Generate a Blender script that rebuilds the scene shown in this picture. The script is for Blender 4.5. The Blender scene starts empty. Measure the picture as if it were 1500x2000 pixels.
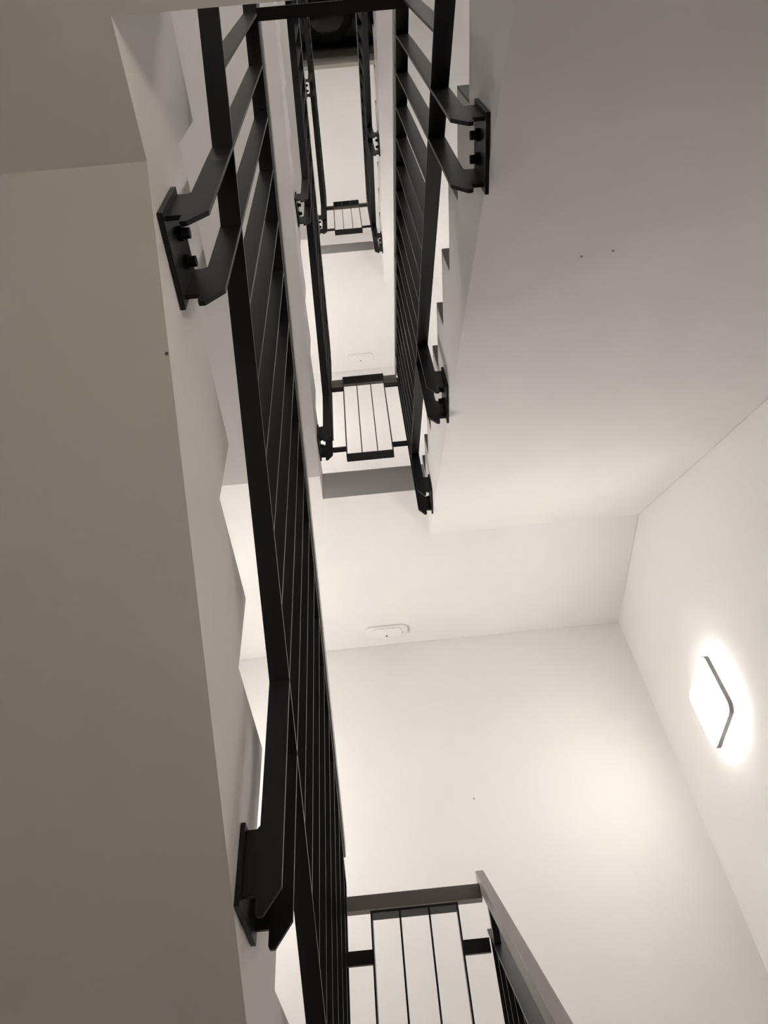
import bpy, bmesh, math
from mathutils import Matrix, Vector

# ------------------------------------------------------------------ units
# All layout numbers are in survey units measured from the eye point of the
# photographer; one unit is S metres and the eye is Z0 metres above the floor.
S = 1.3
Z0 = 1.6
def W(x, y, z):
    return Vector((x * S, y * S, z * S + Z0))

scene = bpy.context.scene
C = scene.collection

# ------------------------------------------------------------------ camera
cd = bpy.data.cameras.new('camera')
cam = bpy.data.objects.new('camera', cd)
C.objects.link(cam)
cd.sensor_fit = 'VERTICAL'
cd.sensor_height = 36.0
cd.lens = 1465.0 / 2000 * 36.0
cd.clip_start = 0.02
cd.clip_end = 100
PITCH, ROLL, YAW = math.radians(51.2606), math.radians(-6.2921), math.radians(0.9503)
fwd = Vector((math.sin(YAW) * math.cos(PITCH), math.cos(YAW) * math.cos(PITCH), math.sin(PITCH)))
rgt = Vector((math.cos(YAW), -math.sin(YAW), 0))
up = rgt.cross(fwd)
cr = rgt * math.cos(ROLL) + up * math.sin(ROLL)
cu = -rgt * math.sin(ROLL) + up * math.cos(ROLL)
m = Matrix((cr, cu, -fwd)).transposed().to_4x4()
m.translation = W(0, 0, 0)
cam.matrix_world = m
scene.camera = cam

# ------------------------------------------------------------------ world, exposure
wd = bpy.data.worlds.new('world')
scene.world = wd
wd.use_nodes = True
wd.node_tree.nodes['Background'].inputs[0].default_value = (0.010, 0.013, 0.020, 1)   # night sky
wd.node_tree.nodes['Background'].inputs[1].default_value = 0.3
scene.view_settings.view_transform = 'Standard'
scene.view_settings.look = 'None'
scene.view_settings.gamma = 1.0
scene.view_settings.use_curve_mapping = False
scene.view_settings.exposure = 1.95
LAMP_STRENGTH = 6.8          # square lamps on the right wall, half landings
LAMP_RIM_STRENGTH = 7.0
FLOOR_FILL_STRENGTH = 10.0    # unseen fill lamps added on the floor landings
LEFT_FILL_STRENGTH = 18.5     # fill lamps added on the left wall, hidden from the camera
GROUND_FILL_STRENGTH = 7.2    # weak warm fill lamp added on the ground floor, out of view
LAMP_COLOUR = (1.0, 0.95, 0.90, 1)
GROUND_FILL_COLOUR = (1.0, 0.88, 0.75, 1)

# ------------------------------------------------------------------ materials
def mat(name, col, rough=0.6, metal=0.0, spec=0.5, bump=0.0, bscale=60.0, mottling=0.0):
    mt = bpy.data.materials.new(name)
    mt.use_nodes = True
    nt = mt.node_tree
    b = nt.nodes['Principled BSDF']
    b.inputs['Base Color'].default_value = (*col, 1)
    b.inputs['Roughness'].default_value = rough
    b.inputs['Metallic'].default_value = metal
    b.inputs['Specular IOR Level'].default_value = spec
    tc = nt.nodes.new('ShaderNodeTexCoord')
    if bump > 0:
        n = nt.nodes.new('ShaderNodeTexNoise')
        n.inputs['Scale'].default_value = bscale
        n.inputs['Detail'].default_value = 4
        bp = nt.nodes.new('ShaderNodeBump')
        bp.inputs['Strength'].default_value = bump
        bp.inputs['Distance'].default_value = 0.01
        nt.links.new(tc.outputs['Object'], n.inputs['Vector'])
        nt.links.new(n.outputs['Fac'], bp.inputs['Height'])
        nt.links.new(bp.outputs['Normal'], b.inputs['Normal'])
    if mottling > 0:
        n2 = nt.nodes.new('ShaderNodeTexNoise')
        n2.inputs['Scale'].default_value = 2.2
        n2.inputs['Detail'].default_value = 3
        r = nt.nodes.new('ShaderNodeValToRGB')
        r.color_ramp.elements[0].color = (*[c * (1 - mottling) for c in col], 1)
        r.color_ramp.elements[1].color = (*[min(1, c * (1 + mottling)) for c in col], 1)
        r.color_ramp.elements[0].position = 0.3
        r.color_ramp.elements[1].position = 0.7
        nt.links.new(tc.outputs['Object'], n2.inputs['Vector'])
        nt.links.new(n2.outputs['Fac'], r.inputs['Fac'])
        nt.links.new(r.outputs['Color'], b.inputs['Base Color'])
    return mt

def emat(name, col, strength):
    mt = bpy.data.materials.new(name)
    mt.use_nodes = True
    nt = mt.node_tree
    nt.nodes.remove(nt.nodes['Principled BSDF'])
    e = nt.nodes.new('ShaderNodeEmission')
    e.inputs['Color'].default_value = col
    e.inputs['Strength'].default_value = strength
    nt.links.new(e.outputs[0], nt.nodes['Material Output'].inputs['Surface'])
    return mt

PLASTER = mat('white_wall_paint', (0.87, 0.855, 0.84), 0.85, spec=0.2, bump=0.06, bscale=45, mottling=0.012)
CONCRETE = mat('white_stair_paint', (0.85, 0.835, 0.82), 0.85, spec=0.2, bump=0.08, bscale=25, mottling=0.025)
FLOOR = mat('grey_floor_screed', (0.36, 0.34, 0.32), 0.6, spec=0.3, bump=0.05, mottling=0.05)
BLACK = mat('black_powder_coat', (0.0085, 0.008, 0.008), 0.36, spec=0.34)
BOLT = mat('black_bolt_steel', (0.006, 0.006, 0.006), 0.5, spec=0.3)
RAILMETAL = mat('grey_handrail_metal', (0.30, 0.285, 0.27), 0.42, metal=0.35, spec=0.5, bump=0.02, bscale=200)
CROSSMETAL = mat('dark_grey_crossbar_metal', (0.22, 0.20, 0.182), 0.42, spec=0.5)
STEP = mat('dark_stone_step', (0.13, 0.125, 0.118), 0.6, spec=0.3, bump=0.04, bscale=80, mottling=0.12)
WHITEPLASTIC = mat('white_plastic', (0.86, 0.845, 0.83), 0.45, spec=0.3)
GREYRIM = mat('grey_lamp_frame', (0.22, 0.21, 0.20), 0.5, spec=0.3)
GREYDOT = mat('grey_lens', (0.12, 0.12, 0.12), 0.4)
SHAFT = mat('beige_skylight_frame', (0.20, 0.185, 0.16), 0.7, spec=0.2)
LINING = mat('pale_skylight_lining', (0.42, 0.40, 0.36), 0.7, spec=0.2)
DARKFRAME = mat('dark_skylight_frame', (0.05, 0.047, 0.045), 0.4)
GLASS = mat('night_glass', (0.014, 0.014, 0.016), 0.12, spec=0.5)
LAMPFACE = emat('lamp_diffuser_glow', LAMP_COLOUR, LAMP_STRENGTH)
FILLFACE_FLOOR = emat('floor_lamp_diffuser_glow', LAMP_COLOUR, FLOOR_FILL_STRENGTH)
FILLFACE_LEFT = emat('left_lamp_diffuser_glow', LAMP_COLOUR, LEFT_FILL_STRENGTH)
FILLFACE_GROUND = emat('entrance_lamp_diffuser_glow', GROUND_FILL_COLOUR, GROUND_FILL_STRENGTH)
LAMPRIM = emat('lamp_edge_glow', LAMP_COLOUR, LAMP_RIM_STRENGTH)

# ------------------------------------------------------------------ mesh helpers
class MB:
    """collects solids (survey units) and links them as ONE mesh object"""
    def __init__(self):
        self.bm = bmesh.new()
    def prism(self, pts, axis, a, b):
        """pts: polygon in the two other axes, extruded along axis from a to b"""
        def P(u, v, w):
            return {'x': W(w, u, v), 'y': W(u, w, v), 'z': W(u, v, w)}[axis]
        A = [self.bm.verts.new(P(u, v, a)) for u, v in pts]
        B = [self.bm.verts.new(P(u, v, b)) for u, v in pts]
        n = len(pts)
        self.bm.faces.new(A)
        self.bm.faces.new(B[::-1])
        for i in range(n):
            self.bm.faces.new((A[i], B[i], B[(i + 1) % n], A[(i + 1) % n]))
        return self
    def box(self, x0, x1, y0, y1, z0, z1):
        return self.prism([(x0, y0), (x1, y0), (x1, y1), (x0, y1)], 'z', z0, z1)
    def slope(self, x0, x1, y0, y1, za, zb, h):
        """bar of section (x1-x0) x h (vertical) running from (y0, za) to (y1, zb); z is its underside"""
        return self.prism([(y0, za), (y1, zb), (y1, zb + h), (y0, za + h)], 'x', x0, x1)
    def cyl(self, x, y, z, r, length, axis='x', n=20):
        pts = [(r * math.cos(2 * math.pi * i / n), r * math.sin(2 * math.pi * i / n)) for i in range(n)]
        if axis == 'x':
            return self.prism([(y + u, z + v) for u, v in pts], 'x', x, x + length)
        if axis == 'z':
            return self.prism([(x + u, y + v) for u, v in pts], 'z', z, z + length)
        return self.prism([(x + u, z + v) for u, v in pts], 'y', y, y + length)
    def build(self, name, material, parent=None, bevel=0.0, origin=None):
        bmesh.ops.recalc_face_normals(self.bm, faces=self.bm.faces)
        me = bpy.data.meshes.new(name)
        self.bm.to_mesh(me)
        self.bm.free()
        me.materials.append(material)
        o = bpy.data.objects.new(name, me)
        C.objects.link(o)
        if origin is not None:
            me.transform(Matrix.Translation(-origin))
            o.location = origin
        if parent is not None:
            o.parent = parent
            base = parent.matrix_basis.translation.copy()
            p = parent.parent
            while p is not None:
                base += p.matrix_basis.translation
                p = p.parent
            me.transform(Matrix.Translation(-base))
        if bevel > 0:
            bv = o.modifiers.new('bevel', 'BEVEL')
            bv.width = bevel
            bv.segments = 2
            bv.limit_method = 'ANGLE'
        return o

def tag(o, label, cat, group=None):
    o['label'] = label
    o['category'] = cat
    if group:
        o['group'] = group
    return o

def thing(name, label, cat, loc, group=None):
    o = bpy.data.objects.new(name, None)
    o.empty_display_size = 0.1
    C.objects.link(o)
    o.location = loc
    return tag(o, label, cat, group)

def struct(o):
    o['kind'] = 'structure'
    return o

def copy_tree(o, dz, label=None, parent=None):
    c = o.copy()
    C.objects.link(c)
    if parent is None:
        c.location.z += dz
        if label:
            c['label'] = label
    else:
        c.parent = parent
    for ch in list(o.children):
        copy_tree(ch, 0, None, c)
    return c

def rounded(x0, x1, y0, y1, r, n=6):
    pts = []
    for cx, cy, a0 in ((x1 - r, y1 - r, 0), (x0 + r, y1 - r, 90), (x0 + r, y0 + r, 180), (x1 - r, y0 + r, 270)):
        for i in range(n + 1):
            a = math.radians(a0 + 90 * i / n)
            pts.append((cx + r * math.cos(a), cy + r * math.sin(a)))
    return pts

# ------------------------------------------------------------------ layout constants
F = 2.9                                   # storey height
XL, XR = -0.2175, 0.2233                  # stair sides facing the well
XWL, XWR = -1.152, 1.1573                 # side walls
YEND, YBACK = 2.863, -0.95                # end wall, wall behind the floor landings
YC = 0.066                                # edge of the floor landings
YA = 1.911                                # edge of the half landings
ZG = -1.2308                              # ground floor
ZCT, ZCB = 1.2667, 0.918                  # first floor landing, top and underside
ZAT, ZAB = 2.690, 2.509                   # half landing above it
ZA0T, ZA0B = 0.159, -0.05                 # lower half landing
ZROOF = 8.77
SL = 0.7

# ------------------------------------------------------------------ room shell
struct(MB().box(XWL - .15, XWR + .15, YBACK - .15, YEND + .15, ZG - .15, ZG).build('floor', FLOOR))
struct(MB().box(XWR, XWR + .15, YBACK - .15, YEND + .15, ZG, ZROOF + .9).build('wall_right', PLASTER))
struct(MB().box(XWL - .15, XWL, YBACK - .15, YEND + .15, ZG, ZROOF + .9).build('wall_left', PLASTER))
struct(MB().box(XWL, XWR, YEND, YEND + .15, ZG, ZROOF + .9).build('wall_front', PLASTER))
struct(MB().box(XWL, XWR, YBACK - .15, YBACK, ZG, ZROOF + .9).build('wall_back', PLASTER))
SX0, SX1, SY0, SY1 = -.50, .62, 0.10, 1.20   # roof opening
cl = MB()
cl.box(XWL, SX0, YBACK, YEND, ZROOF, ZROOF + .55)
cl.box(SX1, XWR, YBACK, YEND, ZROOF, ZROOF + .55)
cl.box(SX0, SX1, YBACK, SY0, ZROOF, ZROOF + .55)
cl.box(SX0, SX1, SY1, YEND, ZROOF, ZROOF + .55)
struct(cl.build('ceiling', PLASTER))

# skylight over the well
sky = thing('roof_skylight', 'dark roof skylight with beige kerb at the very top of the stairwell', 'skylight', W(0, .65, ZROOF + .55))
def ring(x0, x1, y0, y1, t, z0, z1):
    r = MB()
    r.box(x0 - t, x0, y0 - t, y1 + t, z0, z1)
    r.box(x1, x1 + t, y0 - t, y1 + t, z0, z1)
    r.box(x0, x1, y0 - t, y0, z0, z1)
    r.box(x0, x1, y1, y1 + t, z0, z1)
    return r
ring(SX0 + .05, SX1 - .05, SY0 + .05, SY1 - .012, .035, ZROOF - .03, ZROOF + .42).build('lining', LINING, sky)
ring(SX0 + .07, SX1 - .07, SY0 + .07, SY1 - .018, .055, ZROOF + .425, ZROOF + .92).build('kerb', SHAFT, sky)
ring(SX0 + .05, SX1 - .05, SY0 + .05, SY1 - .03, .10, ZROOF + .93, ZROOF + .98).build('frame', DARKFRAME, sky)
dome = MB()
N = 18
grid = []
for i in range(N + 1):
    row = []
    for j in range(N + 1):
        u, v = i / N * 2 - 1, j / N * 2 - 1
        h = .22 * (1 - u ** 4) ** .6 * (1 - v ** 4) ** .6
        row.append(dome.bm.verts.new(W((SX0 + SX1) / 2 + u * (SX1 - SX0) / 2, (SY0 + SY1) / 2 + v * (SY1 - SY0) / 2, ZROOF + .99 + h)))
    grid.append(row)
for i in range(N):
    for j in range(N):
        dome.bm.faces.new((grid[i][j], grid[i + 1][j], grid[i + 1][j + 1], grid[i][j + 1]))
do = dome.build('glass_dome', GLASS, sky)
for p in do.data.polygons:
    p.use_smooth = True
# curved opener arm under the dome
arc = MB()
ip = [(-.02 + .19 * math.cos(math.radians(a)), .86 + .17 * math.sin(math.radians(a))) for a in range(0, 181, 15)]
op = [(-.02 + .27 * math.cos(math.radians(a)), .86 + .25 * math.sin(math.radians(a))) for a in range(180, -1, -15)]
arc.prism(ip + op, 'z', ZROOF + .90, ZROOF + .925).build('opener_arm', BOLT, sky)

# ------------------------------------------------------------------ landings and flights
def landing_floor(z_off, label):
    return tag(MB().box(XWL + .002, XWR - .002, YBACK + .002, YC, ZCB + z_off, ZCT + z_off).build('stair_landing', CONCRETE), label, 'landing', 'floor landings')
landing_floor(0, 'white floor landing overhead whose plain edge crosses the upper left corner')
landing_floor(F, 'white floor landing one storey above the overhead landing')
landing_floor(2 * F, 'white top floor landing below the skylight')
def landing_half(z_off, top, bot, label):
    return tag(MB().box(XWL + .001, XWR - .001, YA, YEND - .001, bot + z_off, top + z_off).build('stair_landing', CONCRETE), label, 'landing', 'half landings')
landing_half(0, ZA0T, ZA0B, 'lower white half landing under the first railing panel with grey handrail')
landing_half(0, ZAT, ZAB, 'middle white half landing with grey front edge and an oval fitting beneath')
landing_half(F, ZAT, ZAB, 'topmost white half landing, small grey front edge high in the well')

def flight(pts, x0, x1, label, steps, sgn):
    """steps: (y, z_bottom, z_top, going) of every riser; sgn: +1 when the flight climbs away from the camera"""
    o = tag(MB().prism(pts, 'x', x0, x1).build('stair_flight', CONCRETE), label, 'stairs')
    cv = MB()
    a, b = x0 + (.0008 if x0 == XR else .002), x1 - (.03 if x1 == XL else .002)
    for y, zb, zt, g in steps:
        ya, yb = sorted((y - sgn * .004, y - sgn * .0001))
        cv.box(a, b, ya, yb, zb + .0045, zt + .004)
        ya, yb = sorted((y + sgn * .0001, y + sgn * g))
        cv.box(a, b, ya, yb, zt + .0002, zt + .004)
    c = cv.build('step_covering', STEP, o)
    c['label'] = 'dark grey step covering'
    return o

RY, RG = 0.067, 0.2003
RZ = (ZAT - ZCT) / 10
def right_flight(z_off, label):
    p = []
    for k in range(1, 11):
        y = RY + RG * (k - 1)
        p.append((y, ZCT + RZ * (k - 1) + z_off))
        p.append((y, ZCT + RZ * k + z_off))
    p += [(YA, ZAT + z_off), (YA, ZAB + z_off), (2.165, ZAB + z_off), (YC + .001, ZAB - SL * (2.165 - YC) + z_off)]
    return flight(p, XR, XWR - .002, label, [(RY + RG * (k - 1), ZCT + RZ * (k - 1) + z_off, ZCT + RZ * k + z_off, RG - .005 if k < 10 else .04) for k in range(1, 11)], 1)
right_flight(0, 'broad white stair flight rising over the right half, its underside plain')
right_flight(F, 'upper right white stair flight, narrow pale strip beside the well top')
# ground flight up to the lower half landing
g0 = []
gz = (ZA0T - ZG) / 9
for k in range(1, 10):
    y = 0.267 + RG * (k - 1)
    g0 += [(y, ZG + gz * (k - 1)), (y, ZG + gz * k)]
g0 += [(YA, ZA0T), (YA, ZA0B), (2.10, ZA0B), (.62, ZG)]
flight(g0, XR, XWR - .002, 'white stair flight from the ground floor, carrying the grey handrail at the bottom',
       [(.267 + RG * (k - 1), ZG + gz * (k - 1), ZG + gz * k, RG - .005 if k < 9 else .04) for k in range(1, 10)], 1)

LY = 0.2294
l1 = [(YC, ZCB), (YC, ZCT)]
lz = (ZCT - ZA0T) / 8
for k in range(8):
    y = LY + RG * k
    l1 += [(y, ZCT - lz * k), (y, ZCT - lz * (k + 1))]
l1 += [(YA, ZA0T), (YA, ZA0B), (.202 + (ZCB - ZA0B) / .69, ZA0B), (.202, ZCB)]
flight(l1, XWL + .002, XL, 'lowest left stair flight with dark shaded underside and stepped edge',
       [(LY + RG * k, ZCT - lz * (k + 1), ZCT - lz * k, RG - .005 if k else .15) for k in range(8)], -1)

def left_flight(z_off, label):
    p = [(YC, ZCB + z_off + F), (YC, ZCT + z_off + F)]
    dz = (ZCT + F - ZAT) / 10
    g = .179
    for k in range(10):
        y = LY + g * k
        p += [(y, ZCT + F - dz * k + z_off), (y, ZCT + F - dz * (k + 1) + z_off)]
    p += [(YA, ZAT + z_off), (YA, ZAB + z_off), (1.794, ZAB + z_off), (.191, ZCB + F + z_off)]
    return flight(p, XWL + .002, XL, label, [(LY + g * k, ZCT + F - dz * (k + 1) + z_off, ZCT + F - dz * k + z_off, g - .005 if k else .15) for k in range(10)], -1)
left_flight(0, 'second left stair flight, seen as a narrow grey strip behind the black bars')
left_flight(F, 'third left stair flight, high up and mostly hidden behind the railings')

# ------------------------------------------------------------------ balustrades
BT = 0.0058            # thickness of the flat bars
RH = 0.008             # thickness of the flat rails

def baluster(mb_y, xi, xo, z_low, z_up, arm=None):
    """flat upright bar in plane y; with arm = (z_base, x_plate) it runs on below the lower rail as a bracket"""
    s = 1 if xo > xi else -1
    if arm is None:
        pts = [(xi, z_low), (xo, z_low), (xo, z_up), (xi, z_up)]
    else:
        zb, xp = arm
        pts = [(xi, z_up), (xi, zb - .250), (xi + s * .022, zb - .283), (xi + s * .029, zb - .283), (xi + s * .031, zb - .279),
               (xi + s * .031, zb - .258), (xp, zb - .258), (xp, zb - .172), (xo + s * .004, zb - .172), (xo, zb - .167), (xo, z_up)]
    return MB().prism(pts, 'y', mb_y - BT / 2, mb_y + BT / 2)

def balustrade(label, xi, xo, xplate, xstair, y0, sp, n, zl, zu, slope, brackets, ystart, yend, hand_end, posts, z_off=0, first=0, post=False):
    """xi: face towards the well, slope: dz/dy of the rails (z given at y0 for the rail undersides)"""
    root = thing('stair_balustrade', label, 'balustrade', W((xi + xo) / 2, y0, zl + z_off), 'balustrades of the stair flights')
    low = lambda y: zl + z_off + slope * (y - y0)
    upz = lambda y: zu + z_off + slope * (y - y0)
    a, b = min(xi, xo), max(xi, xo)
    MB().slope(a, b, ystart, yend, low(ystart), low(yend), RH).build('lower_rail', BLACK, root)
    MB().slope(a, b, ystart, yend, upz(ystart), upz(yend), RH).build('upper_rail', BLACK, root)
    s = 1 if xo > xi else -1
    # square handrail above the upper rail
    h0, h1 = hand_end
    hx0, hx1 = xi + s * .0005, xi + s * .021
    hr = MB().slope(min(hx0, hx1), max(hx0, hx1), h0, h1, upz(h0) + .085, upz(h1) + .085, .040)
    hro = hr.build('handrail', RAILMETAL, root, bevel=.002)
    hro['label'] = 'grey metal handrail'
    for yp in posts:
        MB().box(xi + s * .006 - .004, xi + s * .006 + .010 * s if s > 0 else xi + s * .006 + .004, yp - .012, yp + .012, upz(yp) + RH * .5, upz(yp) + .087).build('handrail_post', BLACK, root) if s > 0 else \
            MB().box(xi - .016, xi - .004, yp - .012, yp + .012, upz(yp) + RH * .5, upz(yp) + .087).build('handrail_post', BLACK, root)
    arms = {}
    for i in brackets:
        zb = min(low(y0 + sp * i), low(y0 + sp * (i + 1)))
        arms[i] = arms[i + 1] = (zb, xplate)
        ya, yb = y0 + sp * i - .011, y0 + sp * (i + 1) + .011
        pl = MB().box(min(xplate, xstair), max(xplate, xstair), ya, yb, zb - .272, zb - .165).build('mounting_plate', BLACK, root, bevel=.001)
        for t in (.36, .66):
            yb_ = ya + (yb - ya) * t
            zc = zb - .216
            bo = MB()
            bo.cyl(xplate, yb_, zc, .0095, -s * .006, 'x', 6)
            bo.cyl(xplate - s * .006, yb_, zc, .0068, -s * .009, 'x', 16)
            bo.build('bolt', BOLT, pl)
    if post:
        MB().box(a, b, yend - .006, yend, low(yend) + RH * .5, upz(yend) + RH * .5).build('end_post', BLACK, root)
    for i in range(first, n):
        y = y0 + sp * i
        baluster(y, xi, xo, low(y) + RH * .5, upz(y) + RH * .3, arms.get(i)).build('baluster', BLACK, root)
    return root

LXI, LXO, LPL = -.1612, -.1926, -.2105
RXI, RXO, RPL = .1664, .1982, .2165
RSL = .7127
# lowest left flight
balustrade('long black flat-bar balustrade on the lowest left flight, running down the picture', LXI, LXO, LPL, XL + .0005,
           .264, .0957, 17, 1.238, 2.004, -.7105, (0, 7, 15), .085, 1.86, (.10, 1.87), (.35, 1.06, 1.72), first=-1, post=True)
# right flights
balustrade('black flat-bar balustrade on the broad right flight, bolted to its side', RXI, RXO, RPL, XR - .0005,
           0.2533, .094, 18, 1.480, 2.232, RSL, (0, 8, 16), .10, 1.80, (.10, 1.90), (.35, 1.06, 1.72), first=-1)
balustrade('black balustrade on the upper right flight, small and high in the well', RXI, RXO, RPL, XR - .0005,
           0.2533, .094, 18, 1.480, 2.232, RSL, (0, 8, 16), .10, 1.80, (.10, 1.90), (.35, 1.06, 1.72), z_off=F, first=-1)
balustrade('black balustrade with grey handrail rising from the bottom right edge', .160, .1906, .2105, XR - .0005,
           .2436, .0904, 18, 1.423, 2.146, RSL, (5, 12, 16), .45, 1.83, (.40, 1.90), (.50, 1.10, 1.735), z_off=ZA0T - 2.715, first=3)
# upper left flights
balustrade('black balustrade on the second left flight, beside the pale strip', LXI, LXO, LPL, XL + .0005,
           .264, .0968, 17, 4.265, 5.035, -.86, (-1, 7, 15), .085, 1.87, (.10, 1.87), (.35, 1.06, 1.72), first=-1, post=True)
balustrade('black balustrade on the third left flight, highest on the left of the well', LXI, LXO, LPL, XL + .0005,
           .264, .0968, 17, 4.265 + F, 5.035 + F, -.86, (-1, 7, 15), .085, 1.87, (.10, 1.87), (.35, 1.06, 1.72), first=-1, post=True)

# ------------------------------------------------------------------ guard panels across the well
def guard(label, y0, y1, zb, zt, xa, xb, xs0, xs1, zlow, zup, hand=None, full=False):
    root = thing('landing_guard', label, 'railing', W(0, (y0 + y1) / 2, zb), 'railing panels across the well')
    t = .006
    MB().box(xa, xb, y0, y1, zb, zb + t).build('bottom_plate', BLACK, root)
    MB().box(xa, xb, y0, y1, zt - t, zt).build('top_plate', BLACK, root)
    for i in range(4):
        x = xa + (xb - xa) * i / 3
        x = min(max(x, xa + .002), xb - .002)
        MB().box(x - .002, x + .002, y0, y1, zb + t, zt - t).build('upright_bar', BLACK, root)
    if not full:
        for z in (zlow, zup):
            MB().box(xs0, xa, 1.808, 1.816, z, z + .030).build('connecting_rail', BLACK, root)
            MB().box(xb, xs1, 1.808, 1.816, z, z + .030).build('connecting_rail', BLACK, root)
    if hand:
        hy0, hy1, hz0, hz1, hx0, hx1 = hand
        h = MB().box(hx0, hx1, hy0, hy1, hz0, hz1).build('handrail', CROSSMETAL, root, bevel=.001)
        h['label'] = 'dark grey metal crossbar'
    return root
GY0, GY1 = 1.795, 1.8333
for off, rx, lab in ((0, .1595, 'black railing panel with grey crossbar at the bottom of the well'),
                 (F - .344, RXI - .0005, 'black railing panel with three open bays across the middle of the well'),
                 (2 * F - .344, RXI - .0005, 'small black railing panel highest in the well')):
    guard(lab, GY0, GY1, .095 + off, .7796 + off, -.1026, .1004, LXI + .0005, rx, .148 + off, .672 + off,
          hand=(1.840, 1.864, .802 + off, .837 + off, LXI + .0005, rx + .003 * (off == 0)))
for k, lab in ((0, 'black flat cross rail over the well at the edge of the overhead floor landing'),
               (1, 'black flat cross rail over the well one storey above the overhead landing')):
    tag(MB().box(-.153, RXI - .0005, .148, .1725, 1.95 + F * k, 1.958 + F * k).build('cross_rail', BLACK, origin=W(0, .16, 1.954 + F * k)),
        lab, 'railing', 'cross rails at the floor landings')

# ------------------------------------------------------------------ lamps on the right wall, then added fill lamps
def lamp(z_off, label, y0=2.152, y1=2.405, z0=1.462, z1=1.706):
    yc, zc = (y0 + y1) / 2, (z0 + z1) / 2
    root = thing('wall_lamp', label, 'lamp', W(XWR, yc, zc + z_off), 'square lamps of the half landings')
    rr = .035
    z0 += z_off; z1 += z_off
    MB().prism(rounded(y0 + .03, y1 - .03, z0 + .03, z1 - .03, .02), 'x', XWR - .010, XWR - .0005).build('backplate', WHITEPLASTIC, root)
    MB().prism(rounded(y0 + .012, y1 - .012, z0 + .012, z1 - .012, rr), 'x', XWR - .026, XWR - .0105).build('edge_glow', LAMPRIM, root)
    outer = rounded(y0, y1, z0, z1, rr)
    inner = rounded(y0 + .006, y1 - .006, z0 + .006, z1 - .006, rr - .006)
    fr = MB()
    n = len(outer)
    for x0, x1 in ((XWR - .044, XWR - .0275),):
        vo = [[fr.bm.verts.new(W(x, a, b)) for a, b in outer] for x in (x0, x1)]
        vi = [[fr.bm.verts.new(W(x, a, b)) for a, b in inner] for x in (x0, x1)]
        for i in range(n):
            j = (i + 1) % n
            fr.bm.faces.new((vo[0][i], vo[0][j], vo[1][j], vo[1][i]))
            fr.bm.faces.new((vi[0][i], vi[0][j], vi[1][j], vi[1][i]))
            fr.bm.faces.new((vo[0][i], vo[0][j], vi[0][j], vi[0][i]))
            fr.bm.faces.new((vo[1][i], vo[1][j], vi[1][j], vi[1][i]))
    fr.build('frame', GREYRIM, root)
    MB().prism(rounded(y0 + .0065, y1 - .0065, z0 + .0065, z1 - .0065, rr - .0065), 'x', XWR - .049, XWR - .030).build('diffuser', LAMPFACE, root)
    return root
base_lamp = lamp(0, 'glowing square wall lamp with rounded corners on the right wall')
def lamp_copy(dz, label, y=None, left=False, face=None, group=None):
    c = copy_tree(base_lamp, dz * S, label)
    if y is not None:
        c.location.y += (y - 2.152) * S
    if left:
        c.rotation_euler.z = math.pi
        c.location.x = XWL * S
    for ch in c.children:
        if face is not None and ch.name.startswith('diffuser'):
            ch.data = ch.data.copy()
            ch.data.materials[0] = face
    if group:
        c['group'] = group
    return c
for k, lab in ((1, 'square wall lamp on the right wall one storey above the visible one'),
               (2, 'square wall lamp on the right wall below the skylight')):
    lamp_copy(k * F, lab)
for k, lab in ((0, 'added unseen fill lamp on the left wall facing the visible lamp'),
               (1, 'added unseen fill lamp on the left wall one storey above the visible lamp'),
               (2, 'added unseen fill lamp on the left wall below the skylight')):
    lamp_copy(k * F, lab, left=True, face=FILLFACE_LEFT, group='added fill lamps on the left wall')
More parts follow.
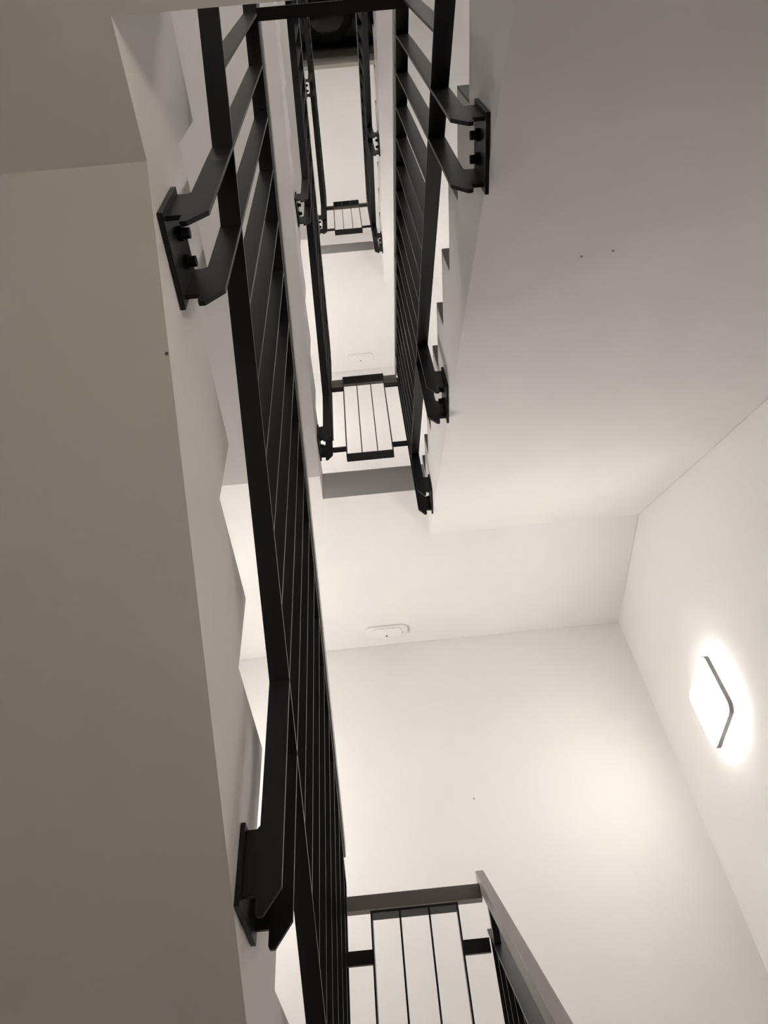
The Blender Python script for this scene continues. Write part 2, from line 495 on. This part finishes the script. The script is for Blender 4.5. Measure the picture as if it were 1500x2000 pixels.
for k, lab in ((0, 'added unseen fill lamp on the right wall above the overhead floor landing'),
               (1, 'added unseen fill lamp on the right wall of the floor landing one storey higher'),
               (2, 'added unseen fill lamp on the right wall of the top floor landing')):
    lamp_copy(ZCT + F * k - ZA0T, lab, y=-.62, face=FILLFACE_FLOOR, group='added fill lamps of the floor landings')
lamp_copy(ZG - ZA0T, 'added unseen warm fill lamp on the ground floor under the overhead floor landing', y=-.62, face=FILLFACE_GROUND,
          group='added fill lamps of the floor landings')

# ------------------------------------------------------------------ oval emergency fittings under the half landings
def fitting(z_off, label):
    z = ZAB + z_off
    root = thing('emergency_light', label, 'light fitting', W(0, 2.755, z), 'oval fittings under the half landings')
    MB().prism(rounded(-.112, .098, 2.718, 2.788, .034), 'z', z - .014, z - .0005).build('housing', WHITEPLASTIC, root, bevel=.006)
    MB().prism(rounded(-.082, .068, 2.724, 2.782, .026), 'z', z - .021, z - .0145).build('lens_cover', WHITEPLASTIC, root, bevel=.003)
    d = MB().cyl(-.007, 2.772, z - .0235, .0045, .002, 'z', 16).build('indicator', GREYDOT, root)
    d['label'] = 'small grey indicator'
    return root
fit = fitting(0, 'oval white emergency fitting under the middle half landing, by the end wall')
copy_tree(fit, F * S, 'oval white emergency fitting under the topmost half landing')

# ------------------------------------------------------------------ small plug holes
def hole(x, y, z, normal, label, r=.0035):
    b = MB()
    vs = [b.bm.verts.new((r * S * math.cos(2 * math.pi * i / 12), r * S * math.sin(2 * math.pi * i / 12), zz)) for zz in (0, .0015) for i in range(12)]
    b.bm.faces.new(vs[:12][::-1]); b.bm.faces.new(vs[12:])
    for i in range(12):
        j = (i + 1) % 12
        b.bm.faces.new((vs[i], vs[j], vs[12 + j], vs[12 + i]))
    o = b.build('plug', GREYDOT)
    o.location = W(x, y, z)
    o.rotation_euler = Vector(normal).to_track_quat('Z', 'Y').to_euler()
    return tag(o, label, 'plug')
hole(.428, .531, 1.365, (0, SL, -1), 'tiny grey plug in the broad stair underside, nearer the well', .0025)
hole(.485, .524, 1.360, (0, SL, -1), 'tiny grey plug in the broad stair underside, farther from the well', .0025)
hole(-.2202, .378, .797, (0, -.69, -1), 'tiny grey plug in the dark stair underside on the left', .002)
hole(.285, YEND - .0005, 1.642, (0, -1, 0), 'tiny grey plug in the bright end wall', .0028)
